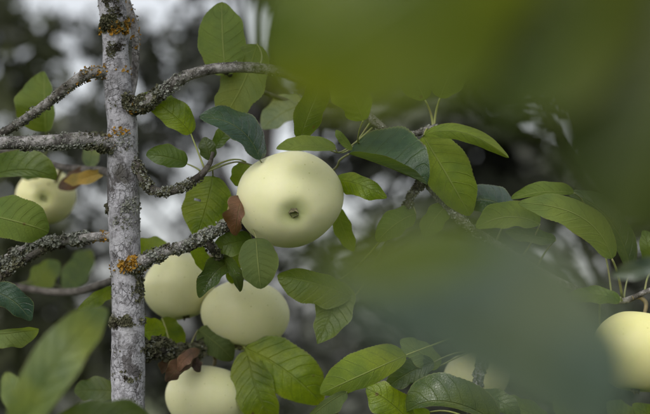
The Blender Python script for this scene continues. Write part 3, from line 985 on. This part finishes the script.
# ------------------------------------------------------------------ the rest of the crown, outside the picture
def crown_rest():
    rng = random.Random(77)
    V, F, UVv = [], [], []
    w = leaf_shape()
    base = P(110, 60, 2)

    def inside(p):
        q = to_px(p)
        if q is None:
            return True
        m = 40 + 14 / q[2]
        return -m < q[0] < 650 + m and -m < q[1] < 414 + m

    def small_leaf(p, ax, up):
        L = rng.uniform(0.055, 0.085)
        W = L * 0.33
        ax = ax.normalized()
        sd = ax.cross(up)
        if sd.length < 1e-3:
            sd = ax.orthogonal()
        sd.normalize()
        nn = sd.cross(ax).normalized()
        if nn.z < 0:
            nn = -nn
        o = len(V)
        for i in range(6):
            u = i / 5
            ww = w(u) * W
            c = p + ax * L * u - nn * L * 0.25 * u * u
            V.extend([c - sd * ww + nn * ww * .35, c, c + sd * ww + nn * ww * .35])
            UVv.extend([(u, -1), (u, 0), (u, 1)])
        for i in range(5):
            for k in range(2):
                a = o + i * 3 + k
                F.append((a, a + 1, a + 4, a + 3))

    n_b = 0
    for k in range(60):
        h = rng.uniform(0.9, 3.0)
        i = min(range(len(TW)), key=lambda j: abs(TW[j].z - h))
        az = rng.uniform(0, 2 * math.pi)
        d = Vector((math.cos(az), math.sin(az), rng.uniform(0.1, 0.7))).normalized()
        ln = rng.uniform(0.35, 0.9) * (1.2 - 0.25 * abs(h - 1.8))
        pts = [TW[i] + d * ln * (s / 6) + Vector((0, 0, -0.16 * ln * (s / 6) ** 2 * 2)) + rand_dir(rng) * 0.015 * (s > 0) for s in range(7)]
        if any(inside(p) for p in pts):
            continue
        # keep clear of the lens
        if any((p - CAM).length < 0.3 for p in pts):
            continue
        n_b += 1
        v, f = tube_mesh(pts, [0.008 * (1 - 0.8 * s / 6) for s in range(7)], 7, 0.1, 60)
        attach(link('branch', mesh('branch', v, f), None, (M_BRANCH,)))
        for _ in range(int(ln * 60)):
            s = rng.uniform(0.15, 1) * 5.99
            q = pts[int(s)].lerp(pts[int(s) + 1], s % 1)
            ax = rand_dir(rng) + d * 0.5 + Vector((0, 0, -0.2))
            p = q + ax.normalized() * 0.02
            if inside(p) or inside(p + ax.normalized() * 0.08) or (p - CAM).length < 0.22:
                continue
            small_leaf(p, ax, Vector((0, 0, 1)) + rand_dir(rng) * 0.5)
    me = mesh('foliage', V, F)
    uvl = me.uv_layers.new(name='leaf')
    idx = [0] * len(me.loops)
    me.loops.foreach_get('vertex_index', idx)
    flat = []
    for i in idx:
        flat += UVv[i]
    uvl.data.foreach_set('uv', flat)
    o = attach(link('foliage', me, None, (M_LEAF,), kind='stuff'))
    o.color = (*C['g'], 1)


crown_rest()


# ------------------------------------------------------------------ apples
def apple(label, x, y, z, wpx, hpx, axis, tint=(1, 1, 1), seed=0, stem_to=None, roll=0.0):
    """axis: direction of the blossom end in camera terms (right, up, toward camera)"""
    rng = random.Random(seed)
    c = P(x, y, z)
    s = KPX * (D0 + z * 0.01)
    Rr = wpx * 0.5 * s
    H = hpx * 0.5 * s
    ax = (RIGHT * axis[0] + UP * axis[1] - FWD * axis[2]).normalized()
    root = empty('apple', c, label, 'apple', 'pale apples on the tree')
    e1 = ax.orthogonal().normalized()
    e1.rotate(Quaternion(ax, roll))
    e2 = ax.cross(e1)
    nt, npn = 64, 72
    V, F, A = [], [], []
    so = Vector((seed * 3.1, seed * 1.7, 0))
    prof = []
    for i in range(nt + 1):
        th = math.pi * i / nt
        st = math.sin(th)
        ct = math.cos(th)
        r = st * (1 + 0.03 * ct - 0.03 * math.cos(2 * th))
        hh = ct * 0.92
        hh -= 0.30 * math.exp(-(th / 0.30) ** 2)
        hh += 0.12 * math.exp(-((math.pi - th) / 0.27) ** 2)
        prof.append((r, hh))
    for i, (r, hh) in enumerate(prof):
        th = math.pi * i / nt
        for k in range(npn):
            ph = 2 * math.pi * k / npn
            d = e1 * math.cos(ph) + e2 * math.sin(ph)
            lob = 1 + 0.026 * math.cos(5 * ph + seed) * math.exp(-((math.pi - th) / 0.8) ** 2) + 0.055 * noise.noise((math.cos(ph) * 3.2, math.sin(ph) * 3.2, seed)) * math.exp(-((math.pi - th) / 0.55) ** 2) + 0.03 * math.cos(ph * 2 + seed) * math.sin(th)
            lob += 0.04 * noise.noise(d * 1.1 + so + ax * hh)
            p = d * (r * Rr * lob) - ax * (hh * Rr * (1 + 0.05 * math.cos(ph + seed) * math.sin(th)))
            # pull to the outline seen in the photo
            up_part = p.dot(UP)
            p += UP * up_part * (H / Rr - 1)
            V.append(p)
            A.append(i / nt)
    for i in range(nt):
        for k in range(npn):
            k2 = (k + 1) % npn
            F.append((i * npn + k, (i + 1) * npn + k, (i + 1) * npn + k2, i * npn + k2))
    me = mesh('apple_skin', V, F)
    at = me.attributes.new('pole', 'FLOAT', 'POINT')
    at.data.foreach_set('value', A)
    body = link('skin', me, root, (M_APPLE,))
    body.color = (*tint, 1)
    # blossom end: five dry sepals round a dark tuft, in the basin
    cpos = ax * ((0.92 - 0.13) * Rr)
    cpos += UP * cpos.dot(UP) * (H / Rr - 1)
    V, F = [], []
    for k in range(5):
        an = 2 * math.pi * k / 5 + rng.uniform(-.25, .25)
        d = e1 * math.cos(an) + e2 * math.sin(an)
        tng = ax.cross(d)
        ln = Rr * rng.uniform(0.13, 0.19)
        wd = Rr * 0.06
        o = len(V)
        b0 = cpos + d * Rr * 0.088 - ax * Rr * 0.01
        m0 = b0 - d * ln * 0.05 + ax * ln * 0.55
        t0 = b0 - d * ln * rng.uniform(-0.6, 0.45) + ax * ln * rng.uniform(0.75, 1.05) + tng * wd * rng.uniform(-1.5, 1.5)
        V += [b0 - tng * wd, b0 + tng * wd, m0 + tng * wd * .9, m0 - tng * wd * .9, t0]
        F += [(o, o + 1, o + 2, o + 3), (o + 3, o + 2, o + 4)]
    for k in range(30):
        d = rand_dir(rng)
        d = (d - ax * d.dot(ax)) * Rr * 0.06
        b0 = cpos + d - ax * Rr * 0.02
        tng = rand_dir(rng) * Rr * 0.008
        o = len(V)
        V += [b0 - tng, b0 + tng, b0 + d * 0.4 + ax * Rr * rng.uniform(.06, .13)]
        F.append((o, o + 1, o + 2))
    link('calyx', mesh('calyx', V, F), root, (M_SEPAL,), smooth=False)
    # stem
    s0 = -ax * (0.92 - 0.32) * Rr
    s0 += UP * s0.dot(UP) * (H / Rr - 1)
    s1 = -ax * Rr * 1.10
    s1 += UP * s1.dot(UP) * (H / Rr - 1)
    pts = [s0, s0.lerp(s1, 0.5), s1]
    end = P(*stem_to) - c if stem_to else None
    if end is None:
        end = min(SAMPLES, key=lambda q: (q[0] - (c + s1)).length)[0] - c
    pts += [s1.lerp(end, 0.5) - ax * Rr * 0.08, end]
    cs = [Vector(p) for p in catmull([tuple(p) for p in pts], 0.004)]
    v, f = tube_mesh(cs, [0.0011 + 0.0006 * k / len(cs) for k in range(len(cs))], 8)
    link('stem', mesh('stem', v, f), root, (M_STEM,))
    return root


apple('large pale green apple in sharp focus, its blossom end facing the viewer', 289.5, 200, 1.5, 102, 97, (0.12, -0.31, 0.94), (1.0, 1.0, 1.0), 1, stem_to=(285, 192, 9))
apple('pale apple close beside the grey stem, partly behind a curled dark leaf', 179, 287, 13, 71, 74, (0.25, -0.9, 0.2), (0.97, 0.97, 0.95), 2, stem_to=(222, 261, 3.5))
apple('pale apple directly below the large sharp apple, touching the round leaf', 245, 315, 11, 87, 78, (-0.15, -0.85, 0.28), (0.97, 0.97, 0.95), 3, stem_to=(236, 284, 12))
apple('lowest pale apple, cut off by the bottom edge of the picture', 207, 398, 10, 80, 74, (-0.15, -0.88, 0.36), (1, 1, 1), 4, stem_to=(204, 347, 10))
apple('blurred yellowish apple at the left, half hidden behind leaves', 46, 196, 27, 60, 53, (0.05, -0.1, 0.97), (0.98, 0.95, 0.85), 5, stem_to=(62, 167, 20))
apple('yellow speckled apple cut off by the right edge of the picture', 640, 352, 1, 94, 91, (-0.15, -0.9, 0.2), (1.0, 0.97, 0.72), 6, stem_to=(632, 298, 1.8))
apple('pale apple at the lower right, mostly hidden behind a lichen-covered twig', 477, 376, 12, 66, 60, (0.2, -0.9, 0.1), (1, 0.99, 0.92), 7, stem_to=(486, 346, 3.4))
